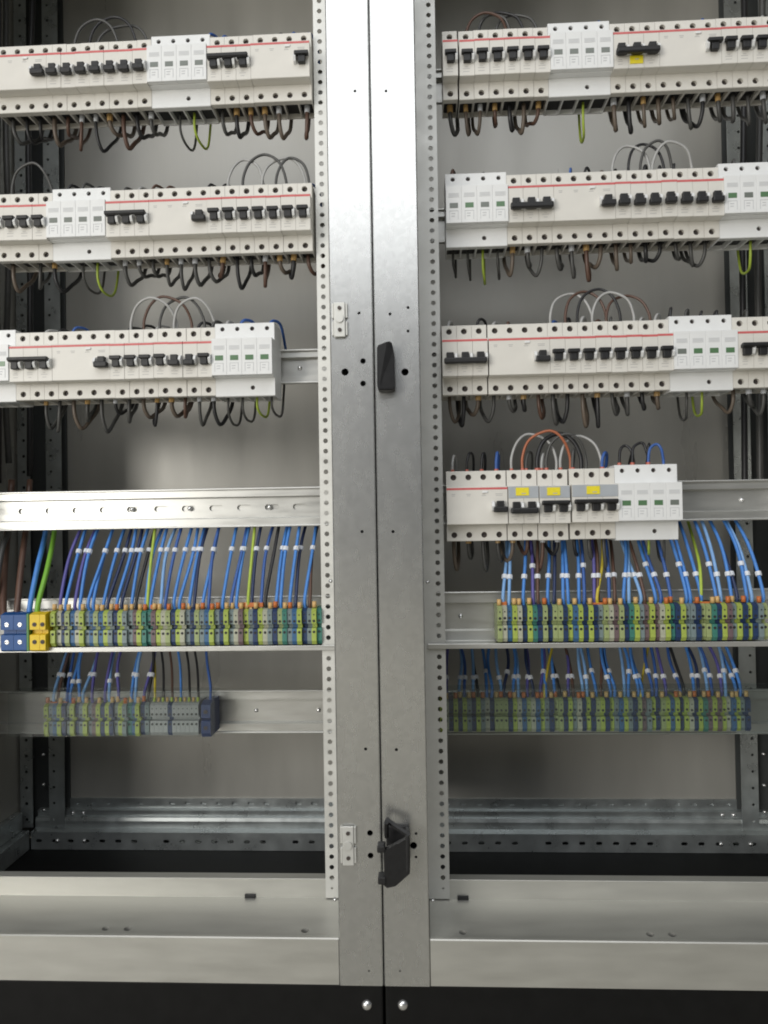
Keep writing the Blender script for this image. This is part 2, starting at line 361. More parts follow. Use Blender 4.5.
        for i in range(len(a)): j = (i+1) % len(a); b.faces.new((f1[i], f2[i], f2[j], f1[j]))
        box(b, X(.02), X(.26), -.034, -.020, Z(.55), Z(.66), 0, .0012)                # upper claw
        box(b, X(.03), X(.27), -.034, -.020, Z(.06), Z(.18), 0, .0012)                # lower claw
        box(b, X(.26), X(.80), -.028, -.0055, Z(.20), Z(.28), 0, .001)
        part('door_catch', b, BLACK)
    return root
cabinet(-1, 'galvanised open cabinet whose centre post carries two small screwed brackets')
cabinet(1, 'galvanised open cabinet whose centre post carries two black door catches')

# ------------------------------------------------------------------ mounting rails
def rail(s, zc, h, Y, label, slots=True, lip=False, screws=(), xa=.052, xb=.548):
    X0, X1 = sorted((s*xa, s*xb)); o = thing('mounting_rail', ((X0+X1)/2, Y, zc), label, 'rail', None)
    L = X1-X0; b = bmesh.new(); f = h*.22; d = .0075
    # hat profile: lips stand forward, web recessed
    pr = [(0, h/2), (0, h/2-f), (d, h/2-f-.0015), (d, -h/2+f+.0015), (0, -h/2+f), (0, -h/2), (.0012, -h/2), (.0012, -h/2+f-.001), (d+.0013, -h/2+f), (d+.0013, h/2-f), (.0012, h/2-f+.001), (.0012, h/2)]
    prism(b, pr, -L/2, L/2, skip=(2, 8) if slots else ())
    if slots:
        v0, v1 = -h/2+f+.0015, h/2-f-.0015; n = int(L/.034); co = lambda u, v, dd: (u, d+dd, v)
        for i in range(n):
            u0 = -L/2+L*i/n; u1 = -L/2+L*(i+1)/n
            cell(b, u0, u1, v0, v1, slot((u0+u1)/2, 0, .0185, .0075, 16), co, .0030, True)
    rm = obj('rail', b, RAIL, o)
    for z0, z1 in ((h/2-.0025, h/2), (-h/2, -h/2+.0025)):                     # rolled edges
        b = bmesh.new(); box(b, -L/2, L/2, -.0032, -.0002, z0, z1, 0, .0008); obj('rail_edge', b, RAIL, rm)
    if lip:
        b = bmesh.new(); box(b, -L/2, L/2, -.038, -.0034, -h/2-.001, -h/2+.0022, 0, .0006); box(b, -L/2, L/2, -.0385, -.0365, -h/2-.002, -h/2+.004, 0, .0005); obj('front_lip', b, RAIL, rm)
    for u in screws:
        b = bmesh.new(); x = u-(X0+X1)/2; dome_y(b, x, d, 0, .0032, .003, 10); obj('screw', b, SHOT, rm, True)
    return o
RY = .1135
rows = {}

# ------------------------------------------------------------------ breakers and protectors
P = .01755; Y0 = .07; Y1 = .0545
T = lambda t: -t/1000.                                                        # millimetres below the device top -> local z
def body_mesh(name, n, m, spd=False, single=False):
    b = bmesh.new(); t0 = -3.8 if spd else 0; tb = 84.2 if spd else 82.5; w = (.018 if spd else P)
    ta, tm = (17.5, 62.5) if spd else (19, 63)
    prof = [(.112, T(t0)), (Y0+.0006, T(t0)), (Y0, T(t0+.6)), (Y0, T(ta)), (Y1+.0008, T(ta+.2)), (Y1, T(ta+1)), (Y1, T(tm-.6)), (Y1+.0008, T(tm)), (Y0, T(tm)), (Y0, T(tb-.6)), (Y0+.0006, T(tb)), (.112, T(tb))]
    if spd: prof = [(y+.006 if 3 < i < 8 else y, z) for i, (y, z) in enumerate(prof)]
    units = [(0, n)] if single else [(i, i+1) for i in range(n)]
    g = .00016
    for a, e in units:
        prism(b, prof, a*w+g, e*w-g, skip=(2, 8, 10))
        for k in range(a, e):
            u0 = k*w+(g if k == a else 0); u1 = (k+1)*w-(g if k == e-1 else 0); co = lambda u, v, d: (u, Y0+d, v)
            r = .0027 if spd else .0035
            cb = lambda u, v, d: (u, v, T(tb)+d); q0, q1 = u0+.0009, u1-.0009
            cell(b, u0, u1, Y0+.0006, .112, [(q1, .109), (q1-.001, .110), (q0+.001, .110), (q0, .109), (q0, .0795), (q0+.001, .0785), (q1-.001, .0785), (q1, .0795)], cb, .006, True, 0, 1)
            cell(b, u0, u1, T(ta), T(t0+.6), circle((k+.5)*w, T(3 if spd else 7.3), r), co, .0055)
            if spd: cell(b, u0, u1, T(tb-.6), T(tm), circle((k+.5)*w, T(74), .0027) if k == 2 else None, co, .0045)
            else: cell(b, u0, u1, T(tb-.6), T(tm), circle((k+.5)*w, T(75.3), r), co, .0055)
    return mesh(name, b, [m, DARKSLOT])
def screw_mesh():
    b = bmesh.new(); cyl_y(b, 0, 0, .0015, 0, .0034, 12); box(b, -.0022, .0022, -.0003, .0003, -.0004, .0004, 1); return mesh('terminal_screw', b, [SCREW, DARKSLOT])
SCR = screw_mesh()
def lever_mesh(upst, big=False):
    b = bmesh.new(); s = 1 if upst else -1
    zc = T(42.3); w0, w1 = .0064, (.0086 if big else .0068)
    # paddle: narrow root and flared nose
    box(b, -w0*.66, w0*.66, Y1-.0062, Y1-.0002, zc-.0062, zc+.0062, 0, .0007)
    if upst: box(b, -w1*.98, w1*.98, Y1-.0085, Y1-.0020, zc+.0022, zc+.0066, 0, .0008)
    else: box(b, -w1*.94, w1*.94, Y1-.0092, Y1-.0020, zc-.0070, zc-.0006, 0, .0012)
    return mesh('toggle', b, BLACK)
LEV = {(u, g): lever_mesh(u, g) for u in (True, False) for g in (True, False)}
def cradle_mesh():
    b = bmesh.new(); zc = T(42.3); pr = [(Y1-.0001, zc+.006), (Y1-.0001, zc-.006), (Y1-.005, zc-.0045), (Y1-.0075, zc), (Y1-.005, zc+.0045)]
    prism(b, pr, -.0014, .0014); return mesh('pivot', b, WHITEP)
CRA = cradle_mesh()
def stripe_mesh(n):
    b = bmesh.new(); box(b, .0001, n*P-.0001, Y1-.0002, Y1+.0012, T(22.8), T(20.4)); return mesh('red_stripe', b, RED)
STR = {n: stripe_mesh(n) for n in (1, 2, 3, 4)}
def print_mesh(n, single):
    b = bmesh.new(); rr = random.Random(n)
    for k in range(n):
        x = (k+.5)*P
        for t in ((27.5, 29.3) if single else (52.0, 54.2, 57.5)):
            a = rr.uniform(.0015, .0045); box(b, x-a-.001, x+a-.001, Y1-.00012, Y1+.0004, T(t+.7), T(t))
    return mesh('printed_marking', b, PRINT)
PRN = {(n, s): print_mesh(n, s) for n in (1, 2, 3, 4) for s in (True, False)}
BOD = {n: body_mesh('body', n, BEIGE) for n in (1, 2, 3)}; BOD['rcd'] = body_mesh('body', 4, BEIGE, single=True); BOD['spd'] = body_mesh('body', 4, WHITEP, spd=True, single=True)
def bar_mesh(n, upst):
    b = bmesh.new(); zc = T(42.3)
    if upst: box(b, .0018, n*P-.0018, Y1-.0100, Y1-.0050, zc+.0030, zc+.0074, 0, .0012)
    else: box(b, .0018, n*P-.0018, Y1-.0112, Y1-.0050, zc-.0076, zc-.0010, 0, .0016)
    return mesh('toggle_bar', b, BLACK)
BAR = {(n, u): bar_mesh(n, u) for n in (2, 3) for u in (True, False)}
BUTM = None
def base_parts(o, n, kind):
    w = P
    for k in range(n):
        for t in (7.3, 75.3): place(link('terminal_screw', SCR, o), ((k+.5)*w, Y0+.0040, T(t)))
def breaker(X, Z, n, upst, label, cat='circuit breaker', group=None, grey=False, sticker=None):
    nm = {1: 'circuit_breaker', 2: 'two_pole_circuit_breaker', 3: 'three_pole_circuit_breaker'}[n]
    o = thing(nm, (X, random.uniform(-.0005, .0005), Z+random.uniform(-.0004, .0004)), label, 'breaker', group)
    link('body', BOD[n], o); base_parts(o, n, 0)
    if grey:
        b = bmesh.new(); box(b, .0004, n*P-.0004, Y1-.0005, Y1+.001, T(33.5), T(19.8), 0, .0003); gp = obj('label_holder', b, GREYP, o)
        sx = n*P*.46; b = bmesh.new(); box(b, sx-.0075, sx+.0075, Y1-.0011, Y1-.0006, T(30.5), T(21.3)); box(b, sx-.001, sx+.004, Y1-.00125, Y1-.0011, T(28.6), T(27.6), 1); obj('sticker', b, [YEL, PRINT], gp)
    else:
        link('red_stripe', STR[n], o)
    link('printed_marking', PRN[(n, False)], o)
    for k in range(n):
        x = (k+.5)*P; place(link('toggle', LEV[(upst, False)], o), (x, 0, T(1.5) if grey else 0)); place(link('pivot', CRA, o), (x+.0069, 0, T(1.5) if grey else 0))
    if n > 1: place(link('toggle_bar', BAR[(n, upst)], o), (0, 0, T(1.5) if grey else 0))
    if sticker:
        b = bmesh.new(); box(b, n*P*.5-.0075, n*P*.5+.0075, Y1-.0008, Y1-.0002, T(58), T(48.5)); box(b, n*P*.5-.002, n*P*.5+.0025, Y1-.001, Y1-.0008, T(53.5), T(52.5), 1); obj('sticker', b, [YEL, PRINT], o)
    return o
def rcd(X, Z, upst, label, group=None):
    o = thing('residual_current_device', (X, 0, Z), label, 'breaker', group)
    link('body', BOD['rcd'], o); base_parts(o, 4, 0); link('red_stripe', STR[4], o); link('printed_marking', PRN[(4, True)], o)
    place(link('toggle', LEV[(upst, True)], o), (3.5*P, 0, 0)); place(link('pivot', CRA, o), (3.5*P-.0082, 0, 0))
    b = bmesh.new(); box(b, 2.35*P, 2.35*P+.0062, Y1-.0015, Y1-.0001, T(26.8), T(24.2), 0, .0006); obj('test_button', b, WHITEP, o)
    return o
def cart_mesh():
    b = bmesh.new(); w = .018; box(b, .00005, w-.00005, Y1-.0015, Y1+.0058, T(61.5), T(18), 0, .0004); return mesh('cartridge', b, WHITEP)
CART = cart_mesh()
def win_mesh(nm, m): 
    b = bmesh.new(); box(b, .0042, .0138, Y1-.0019, Y1-.0014, T(44.0), T(38.2)); return mesh(nm, b, m)
WIN = {True: win_mesh('indicator_window', GREEN), False: win_mesh('indicator_window', GREYW)}
def lab_mesh():
    b = bmesh.new(); M = .0
    box(b, .0028, .0152, Y1-.0018, Y1-.0014, T(31.4), T(26.4)); 
    for t in (27.5, 29.2): box(b, .0036, .0140, Y1-.0019, Y1-.0017, T(t+.6), T(t), 1)
    # outline of the lower label
    for (a, c, t0, t1) in ((.0035, .0041, 47, 57.5), (.0135, .0141, 47, 57.5), (.0041, .0135, 47, 47.6), (.0060, .0105, 50, 51), (.0060, .0100, 53, 54)): box(b, a, c, Y1-.0018, Y1-.0014, T(t1), T(t0), 1)
    return mesh('printed_label', b, [mat('label_grey', (.66, .67, .675), .5), mat('label_print', (.58, .59, .60), .5)])
LAB = lab_mesh()
def spd(X, Z, wins, label, group=None):
    o = thing('surge_protector', (X, 0, Z), label, 'surge protector', group); link('body', BOD['spd'], o)
    for k in range(4):
        place(link('terminal_screw', SCR, o), ((k+.5)*.018, Y0+.0035, T(3))).scale = (.8, 1, .8)
        c = place(link('cartridge', CART, o), (k*.018, 0, 0)); link('indicator_window', WIN[wins[k]], c); link('printed_label', LAB, c)
        b = None
    place(link('terminal_screw', SCR, o), (2.5*.018, Y0+.003, T(74))).scale = (.8, 1, .8)
    return o

ORD = ['first', 'second', 'third', 'fourth', 'fifth', 'sixth', 'seventh', 'eighth']
MODS = []                                                        # (row id, x centre, z top, kind, module colour side)
def build_row(rid, s, hx, hy, seq, rowname):
    """seq: list of tuples; first hole at pixel (hx, hy)"""
    p = bp(hx, hy, Y0); spdfirst = seq[0][0] == 'S'
    z = p.z+(.003 if spdfirst else .0073); x = p.x-(.009 if spdfirst else P/2)
    cab = 'blue-yellow-terminal cabinet' if s < 0 else 'yellow-sticker cabinet'
    runs = 0; x_start = x
    for it in seq:
        k = it[0]
        if k == 'gap': x += it[1]; continue
        if k == 'S':
            spd(x, z, it[1], f'white four-pole surge protector {it[2]}, {rowname} of {cab}')
            MODS.extend((rid, x+(i+.5)*.018, z+.0045, 'S', i) for i in range(4)); x += .072
        elif k == 'R':
            rcd(x, z, it[1], f'wide residual current device {it[2]}, {rowname} of {cab}')
            MODS.extend((rid, x+(i+.5)*P, z, 'R', i) for i in range(4)); x += 4*P
        elif k == 'B':
            n, u = it[1], it[2]
            breaker(x, z, n, u, f'{it[3]}, {rowname} of {cab}', grey='grey' in it, sticker='sticker' in it)
            MODS.extend((rid, x+(i+.5)*P, z, 'B', i) for i in range(n)); x += n*P
        elif k == 'M':                                            # run of single-pole breakers: states, anchor, counted from start?
            st, anchor, fromstart = it[1], it[2], it[3]
            for i, c in enumerate(st):
                q = i if fromstart else len(st)-1-i
                breaker(x, z, 1, c == 'u', f'{ORD[q]} single-pole breaker from {anchor}, {rowname} of {cab}', group='single-pole breakers')
                MODS.append((rid, x+P/2, z, 'M', i)); x += P
    rows[rid] = (z, x_start, x)
    zr = z-.0415
    return zr
G, W = True, False
za = build_row('L1', -1, 3.4, 52.6, [('R', W, 'at the outer end'), ('M', 'ddddddd', 'the surge protector', False), ('S', (W,W,W,W), 'amid breakers'), ('B', 3, G, 'three-pole breaker with linked raised toggles'), ('R', G, 'next to the three-pole breaker')], 'topmost row')
zb_ = build_row('L2', -1, 3.4, 200.3, [('M', 'uuuu', 'the surge protector', False), ('S', (W,W,W,W), 'amid breakers'), ('B', 3, G, 'three-pole breaker with linked raised toggles'), ('R', W, 'amid breakers'), ('M', 'uuuuuuu', 'the residual device', True)], 'second row')
zc_ = build_row('L3', -1, 22.8, 338.6, [('B', 3, G, 'three-pole breaker with linked raised toggles'), ('R', W, 'amid breakers'), ('M', 'uuuuddu', 'the residual device', True), ('S', (G,G,G,G), 'beside the bare rail end')], 'third row')
spd(bp(22.8, 338.6, Y0).x-P/2-.0722, rows['L3'][0], (G,G,G,G), 'white four-pole surge protector beside three-pole breaker, third row of blue-yellow-terminal cabinet')
zd = build_row('R1', 1, 449.4, 37.4, [('M', 'u', 'the centre post, set apart', True), ('gap', .0017), ('M', 'uuuuuu', 'the surge protector', False), ('S', (W,W,W,W), 'amid breakers'), ('B', 3, W, 'three-pole breaker with a yellow sticker', 'sticker'), ('R', G, 'next to the stickered breaker'), ('M', 'uuud', 'the residual device', True)], 'topmost row')
ze = build_row('R2', 1, 452.7, 179.5, [('S', (W,G,W,G), 'at the centre-post end'), ('B', 3, W, 'three-pole breaker with linked lowered toggles'), ('R', W, 'amid breakers'), ('M', 'ddddddd', 'the residual device', True), ('S', (G,W,G,G), 'at the outer end')], 'second row')
zf_ = build_row('R3', 1, 449.0, 332.0, [('B', 3, W, 'three-pole breaker with lowered toggles'), ('gap', .0012), ('R', W, 'amid breakers'), ('M', 'uuuuuuuu', 'the residual device', True), ('S', (W,G,G,G), 'amid breakers'), ('B', 3, G, 'three-pole breaker with raised toggles')], 'third row')
zg = build_row('R4', 1, 453.4, 477.6, [('R', W, 'at the centre-post end'), ('gap', .0008), ('B', 2, W, 'yellow-stickered two-pole breaker with lowered toggles', 'grey'), ('gap', .0006), ('B', 2, G, 'yellow-stickered two-pole breaker with raised toggles', 'grey'), ('gap', .0018), ('B', 3, G, 'yellow-stickered grey-banded three-pole breaker', 'grey'), ('S', (G,G,G,W), 'beside the bare rail')], 'bottom breaker row')
for nm, s, zr, wh in (('topmost breaker row', -1, za, 'blue-yellow-terminal cabinet'), ('second breaker row', -1, zb_, 'blue-yellow-terminal cabinet'), ('third breaker row', -1, zc_, 'blue-yellow-terminal cabinet'),
                   ('topmost breaker row', 1, zd, 'yellow-sticker cabinet'), ('second breaker row', 1, ze, 'yellow-sticker cabinet'), ('third breaker row', 1, zf_, 'yellow-sticker cabinet')):
    rail(s, zr, .043, RY, f'galvanised mounting rail behind the {nm} of the {wh}', slots=False, screws=(-.103,) if (s < 0 and nm[0] == 't' and nm[1] == 'h') else ())
a = bp(160, 489.5, RY).z; c = bp(160, 528.5, RY).z
rail(-1, (a+c)/2, a-c, RY, 'bare slotted galvanised rail with no devices above the terminals', screws=[bp(x, 508, RY).x for x in (130, 188, 268)])
a = bp(720, 480, RY).z; c = bp(720, 520.5, RY).z
rail(1, (a+c)/2, a-c, RY, 'galvanised rail carrying the yellow-stickered breakers, its outer half bare', slots=False, screws=[bp(744, 499, RY).x])

# ------------------------------------------------------------------ terminal strips
def term_mesh(w, m, hgt=.044, dep=.043):
    b = bmesh.new(); h = hgt/2
    pr = [(dep, h*.9), (.013, h), (.004, h*.93), (0, h*.80), (.0005, .0028), (.008, .0022), (.008, -.0022), (.0005, -.0028), (0, -h*.80), (.003, -h), (dep, -h)]
    prism(b, pr, -w/2+.00012, w/2-.00012)
    r = min(.0016, w*.3)
    for z in (.0060, -.0070): cyl_y(b, 0, -.0002, .0003, z, r, 8, 1)
    cyl_y(b, 0, -.0003, .0003, .0135, r*.55, 6, 1)
    return mesh('terminal_block', b, [m, DARKSLOT])
TW = .0059
TMESH = {k: term_mesh(TW, m) for k, m in TM.items()}
WIRES = {}
def wire(pts, r, colour, label, group, tags=(), ferr=None, name='terminal_wire', seg=5, tubes=7):
    path = spline(pts, seg); b = bmesh.new(); tube_bm(b, path, r, tubes)
    base = path[0]
    for v in b.verts: v.co -= base
    o = obj(name, b, WM[colour], None, True); o.location = base; tag(o, label, name.replace('_', ' '), group)
    for t in tags:                                                # white marker sleeve
        i = min(range(len(path)), key=lambda q: abs(path[q].z-t)); d = (path[min(i+1, len(path)-1)]-path[max(i-1, 0)]).normalized()
        b = bmesh.new(); c = path[i]-base; tube_bm(b, [c-d*.0026, c+d*.0026], r*1.75, 8); obj('marker_sleeve', b, TAG, o)
    if ferr:
        d = (path[1]-path[0]).normalized(); b = bmesh.new(); tube_bm(b, [-d*.001, d*.0075], r*1.35, 8); obj('ferrule', b, ferr, o)
    return o
def strip(s, px0, px1, py, Y, units, strip_name, wtop, wy, tagy, yg_wires=(), rng=None, hz=1., wshift=0., wire_p=.9):
    """terminals from pixel px0 to px1 on the front plane Y"""
    a = bp(px0, py, Y); e = bp(px1, py, Y); n = int(round((e.x-a.x)/TW)); cab = 'blue-yellow-terminal cabinet' if s < 0 else 'yellow-sticker cabinet'
    zc = (a.z+e.z)/2; rng = random.Random(units)
    cols = []
    ks = []
    while len(ks) < n: ks += rng.choice([[0, 1, 2], [0, 1, 2], [0, 2], [0, 1, 1, 2], [0, 2, 1]])
    for i in range(n):
        k = ks[i]
        cols.append((rng.choice(['yellow-green', 'yellow-green', 'yellow-green', 'yellow-green', 'yellow-grey'])) if k == 0 else (rng.choice(['grey', 'yellow-grey', 'cream', 'teal', 'grey', 'grey']) if k == 1 else rng.choice(['blue', 'dark blue', 'dark blue', 'dark blue', 'brown-grey'])))
    for i, c in enumerate(cols):
        x = a.x+(i+.5)*TW
        o = link('terminal_block', TMESH[c]); o.location = (x, Y+(0 if i % 3 == 0 else rng.choice([.001, .002, .004])), zc+rng.uniform(-.0004, .0004))
        tag(o, f'{c} terminal block on the {strip_name} of {cab}', 'terminal block', f'{c} terminals, {strip_name}, {cab}')
        # conductor at the top of the block
        zt = zc+.0205
        if i % 3 == 0 or (i % 3 == 1 and rng.random() < .45):
            b = bmesh.new(); tube_bm(b, [(0, 0, 0), (0, .0005, .0072)], .0027, 8); f = obj('ferrule', b, FERR if rng.random() < .72 else ORB, o, True); f.location = (0, .006, .0205+rng.uniform(0, .0015))
        if i % 3 and rng.random() < wire_p:
            top = wtop(x, rng); col = rng.choice(['blue', 'blue', 'blue', 'pale blue', 'dark blue', 'violet'] if i % 3 == 1 else ['blue', 'dark blue', 'pale blue', 'blue', 'navy', 'brown', 'black'])
            zt_ = top[2]; mid = zt+(zt_-zt)*.55
            wire([(x, Y+.012, zt-.002), (x+rng.uniform(-.001, .001), Y+.012, zt+.014), (x+(top[0]-x)*.45+rng.uniform(-.0055, .0055), (Y+.012)*.6+top[1]*.4+rng.uniform(-.006, .004), mid), top],
                 .0021, col, f'{col} wire rising from the {strip_name} of {cab}', f'{col} wires, {strip_name}, {cab}', tags=[tagy+rng.uniform(-.0035, .0035)] if rng.random() < .93 else ())
    return a, e, zc, cols, n
# upper strips
YU = .072
zU = bp(185, 628, YU).z
def topL(x, r): return (x+.009+r.uniform(-.0025, .003), .150+r.uniform(-.008, .012), bp(160, 505, .15).z)
strip(-1, 50, 322, 627.5, YU, 1, 'upper terminal rail', topL, 0, bp(160, 552, .09).z)
def topR(x, r): return (x+(.006 if x < .3 else -.012)+r.uniform(-.006, .006), .150+r.uniform(-.008, .012), bp(600, 500, .15).z)
strip(1, 497.5, 772, 622.5, YU, 2, 'upper terminal rail', topR, 0, bp(600, 573, .09).z)
a = bp(470, 591.5, RY).z; c = bp(470, 642, RY).z
rail(1, (a+c)/2, a-c, RY, 'galvanised rail carrying the upper terminals of the yellow-sticker cabinet', slots=False, lip=True, screws=[bp(461, 617, RY).x])
a = bp(160, 597, RY).z; c = bp(160, 645, RY).z
rail(-1, (a+c)/2, a-c, RY, 'galvanised rail carrying the upper terminals of the blue-yellow-terminal cabinet', slots=False, lip=True)
# lower strips stand farther back
YL = .165; RL = .206
def topLL(x, r): return (x+r.uniform(-.016, .0), .235+r.uniform(-.01, .012), bp(120, 630, .235).z)
strip(-1, 43.5, 150, 720, YL, 3, 'lower terminal rail', topLL, 0, bp(120, 677, .19).z, wire_p=.95)
def topRL(x, r): return (x+r.uniform(-.008, .010), .235+r.uniform(-.01, .012), bp(600, 630, .235).z)
strip(1, 440, 752, 715, YL, 4, 'lower terminal rail', topRL, 0, bp(600, 675, .19).z)
a = bp(265, 690, RL).z; c = bp(265, 733, RL).z
rail(-1, (a+c)/2, a-c, RL, 'set-back galvanised rail carrying the lower terminals of the blue-yellow-terminal cabinet', slots=False, screws=[bp(x, 712, RL).x for x in (255, 318)])
a = bp(600, 690, RL).z; c = bp(600, 734, RL).z
rail(1, (a+c)/2, a-c, RL, 'set-back galvanised rail carrying the lower terminals of the yellow-sticker cabinet', slots=False)
# grey terminals, then the dark blue end terminal, on the lower strip of the first cabinet
ax = bp(150, 719, YL); xx = ax.x; zz = ax.z
GT = term_mesh(TW, mat('terminal_pale_grey', (.36, .38, .38), .42, 0, .1, 90))
lastx = bp(200, 719, YL).x; i = 0
while xx+TW < lastx:
    col = 'dark blue' if i == 4 else 'pale grey'
    o = link('terminal_block', TMESH['dark blue'] if i == 4 else GT); o.location = (xx+TW/2, YL, zz)
    tag(o, 'lone dark blue terminal block between pale grey ones on the lower terminal rail' if i == 4 else 'pale grey terminal block on the lower terminal rail beside the dark end bracket', 'terminal block', None if i == 4 else 'pale grey terminals on the lower rail')
    b = bmesh.new(); tube_bm(b, [(0, 0, 0), (0, .0005, .006)], .0019, 8); f = obj('ferrule', b, FERR if i % 2 else WM['yellow-green'], o, True); f.location = (0, .009, .0205)
    if i % 2 == 0:
        col = ['yellow', 'black', 'brown', 'blue', 'black'][min(i//2, 4)]
        xw = xx+TW/2
        wire([(xw, YL+.012, zz+.019), (xw, YL+.012, zz+.034), (xw-.010, YL+.04, zz+.065), (xw-.026, .235, zz+.10)], .0017, col, f'{col} wire dropping behind the upper rail to the pale grey terminals', 'wires to the pale grey terminals')
    xx += TW; i += 1
o = thing('end_terminal', (bp(206.5, 719, YL).x, YL, zz), 'large navy blue end terminal at the end of the lower terminal row', 'terminal block')
b = bmesh.new(); prism(b, [(.043, .021), (.008, .023), (-.003, .019), (-.004, .002), (.002, 0), (-.004, -.002), (-.004, -.018), (.0, -.0235), (.043, -.0235)], -.0062, .0062); obj('body', b, mat('navy_plastic', (.02, .045, .15), .4, 0, .1, 80), o)
for z in (.010, -.011): b = bmesh.new(); cyl_y(b, 0, -.0046, -.0036, z, .0028, 12); obj('screw', b, SCREW, o)
pw = bp(208, 719, YL)
wire([(pw.x, YL+.012, zz+.020), (pw.x, YL+.014, zz+.040), (pw.x-.012, YL+.04, zz+.072), (pw.x-.022, .235, zz+.110)], .0019, 'dark blue', 'dark blue wire curving down to the navy end terminal', None)
# big blue and yellow end terminals on the upper strip of the first cabinet
YB = .066; zb2 = bp(20, 632.5, YB).z; BLU = mat('terminal_bright_blue', (.008, .075, .26), .4, 0, .08, 80); YLG = mat('terminal_yellow', (.80, .56, .02), .4, 0, .06, 80); GRN = mat('terminal_green', (.05, .22, .10), .4)
def bigterm(px0, px1, m, label, nm='end_terminal', grp=None, edge=None):
    x0 = bp(px0, 632, YB).x; x1 = bp(px1, 632, YB).x; w_ = x1-x0; o = thing(nm, ((x0+x1)/2, YB, zb2), label, 'terminal block', grp); h = .0235
    b = bmesh.new(); prism(b, [(.045, h*.9), (.010, h), (.0, h*.9), (0, .0032), (.007, .0022), (.007, -.0022), (0, -.0032), (0, -h*.9), (.004, -h), (.045, -h)], -w_/2+.0002, w_/2-.0002); obj('body', b, m, o)
    for z in (.0095, -.0115):
        b = bmesh.new(); cyl_y(b, 0, -.0008, .0004, z, .0026, 12); box(b, -.002, .002, -.0011, -.0007, z-.0004, z+.0004, 1); obj('screw', b, [SHOT if m is BLU else SCREW, DARKSLOT], o)
    if edge:
        b = bmesh.new(); box(b, w_/2-.0001, w_/2+.0028, .0, .044, -h*.97, h*.95, 0, .0005); obj('end_plate', b, edge, o)
    return o
bigterm(0.5, 13.5, BLU, 'wide bright blue terminal block at the outer end of the upper terminals', grp='wide bright blue terminals')
bigterm(13.5, 26.5, BLU, 'wide bright blue terminal block butting against the yellow terminal', edge=GRN)
bigterm(29.5, 39.5, YLG, 'wide yellow terminal block between blue terminal and slim yellow terminal')
bigterm(39.5, 45.5, YLG, 'slim yellow terminal block beside the row of small terminals')
def fat(px, r, col, label, pb, Yb=YB+.015, ferr=None):
    q = [bp(x, y, Y) for x, y, Y in pb]; return wire(q, r, col, label, None, ferr=ferr)
fat(0, .0033, 'blue', 'thick blue wire rising from the wide blue terminal beside the green one', [(29, 616, .085), (31, 600, .088), (38, 565, .11), (45, 535, .15), (48, 505, .165)])
fat(0, .0033, 'green', 'thick green earth wire rising from the yellow terminal', [(37, 614, .085), (39, 600, .088), (47, 570, .11), (54, 535, .15), (56, 505, .165)])
fat(0, .0046, 'brown', 'thick brown cable rising past the bare rail at the outer end', [(4, 618, .085), (3, 600, .10), (5, 560, .14), (9, 520, .17), (12, 480, .18)])
fat(0, .0040, 'brown', 'thinner brown cable between thick brown cable and thick blue wire', [(17, 616, .085), (18, 600, .09), (22, 560, .12), (27, 520, .16), (30, 480, .18)])
fat(0, .0035, 'dark grey', 'grey cable slanting past the bare rail at the outer end', [(-6, 618, .09), (-4, 590, .10), (2, 550, .12), (9, 530, .15), (12, 505, .165)])
# yellow-green and yellow singles among the blue wires
def single(col, x0, y0, x1, y1, Yt, label, Ya=YU+.010):
    p = bp(x0, y0, Ya); q = bp(x1, y1, Yt); m = (p+q)/2
    wire([p, p+Vector((0, 0, .012)), m+Vector(((q.x-p.x)*.12, -.004, 0)), q], .0019, col, label, None)
single('yellow-green', 148, 608, 157, 515, .13, 'yellow-green earth wire among blue wires beside the orange jumper, first cabinet')
single('yellow-green', 248.5, 606, 256, 515, .13, 'yellow-green earth wire near the perforated strip above the upper terminals')
single('yellow', 597.5, 604, 602, 520, .13, 'yellow wire dropping from the stickered breakers to the upper terminals')
p = bp(701, 604, .082); wire([p, bp(701, 585, .084), bp(699, 562, .10), bp(692, 535, .14), bp(683, 505, .155)], .0019, 'yellow-green', 'yellow-green earth wire beside the bare half of the stickered breakers rail', None)
p = bp(544, 700, YL+.01); wire([p, bp(545, 685, .178), bp(549, 662, .20), bp(556, 630, .235)], .0019, 'yellow', 'dull yellow wire reaching the lower terminals beside the orange jumper', None)
p = bp(641, 700, YL+.01); wire([p, bp(641, 690, .178), bp(644, 668, .20), bp(652, 630, .235)], .0015, 'yellow', 'thin dull yellow wire reaching the lower terminals of the stickered cabinet', None)
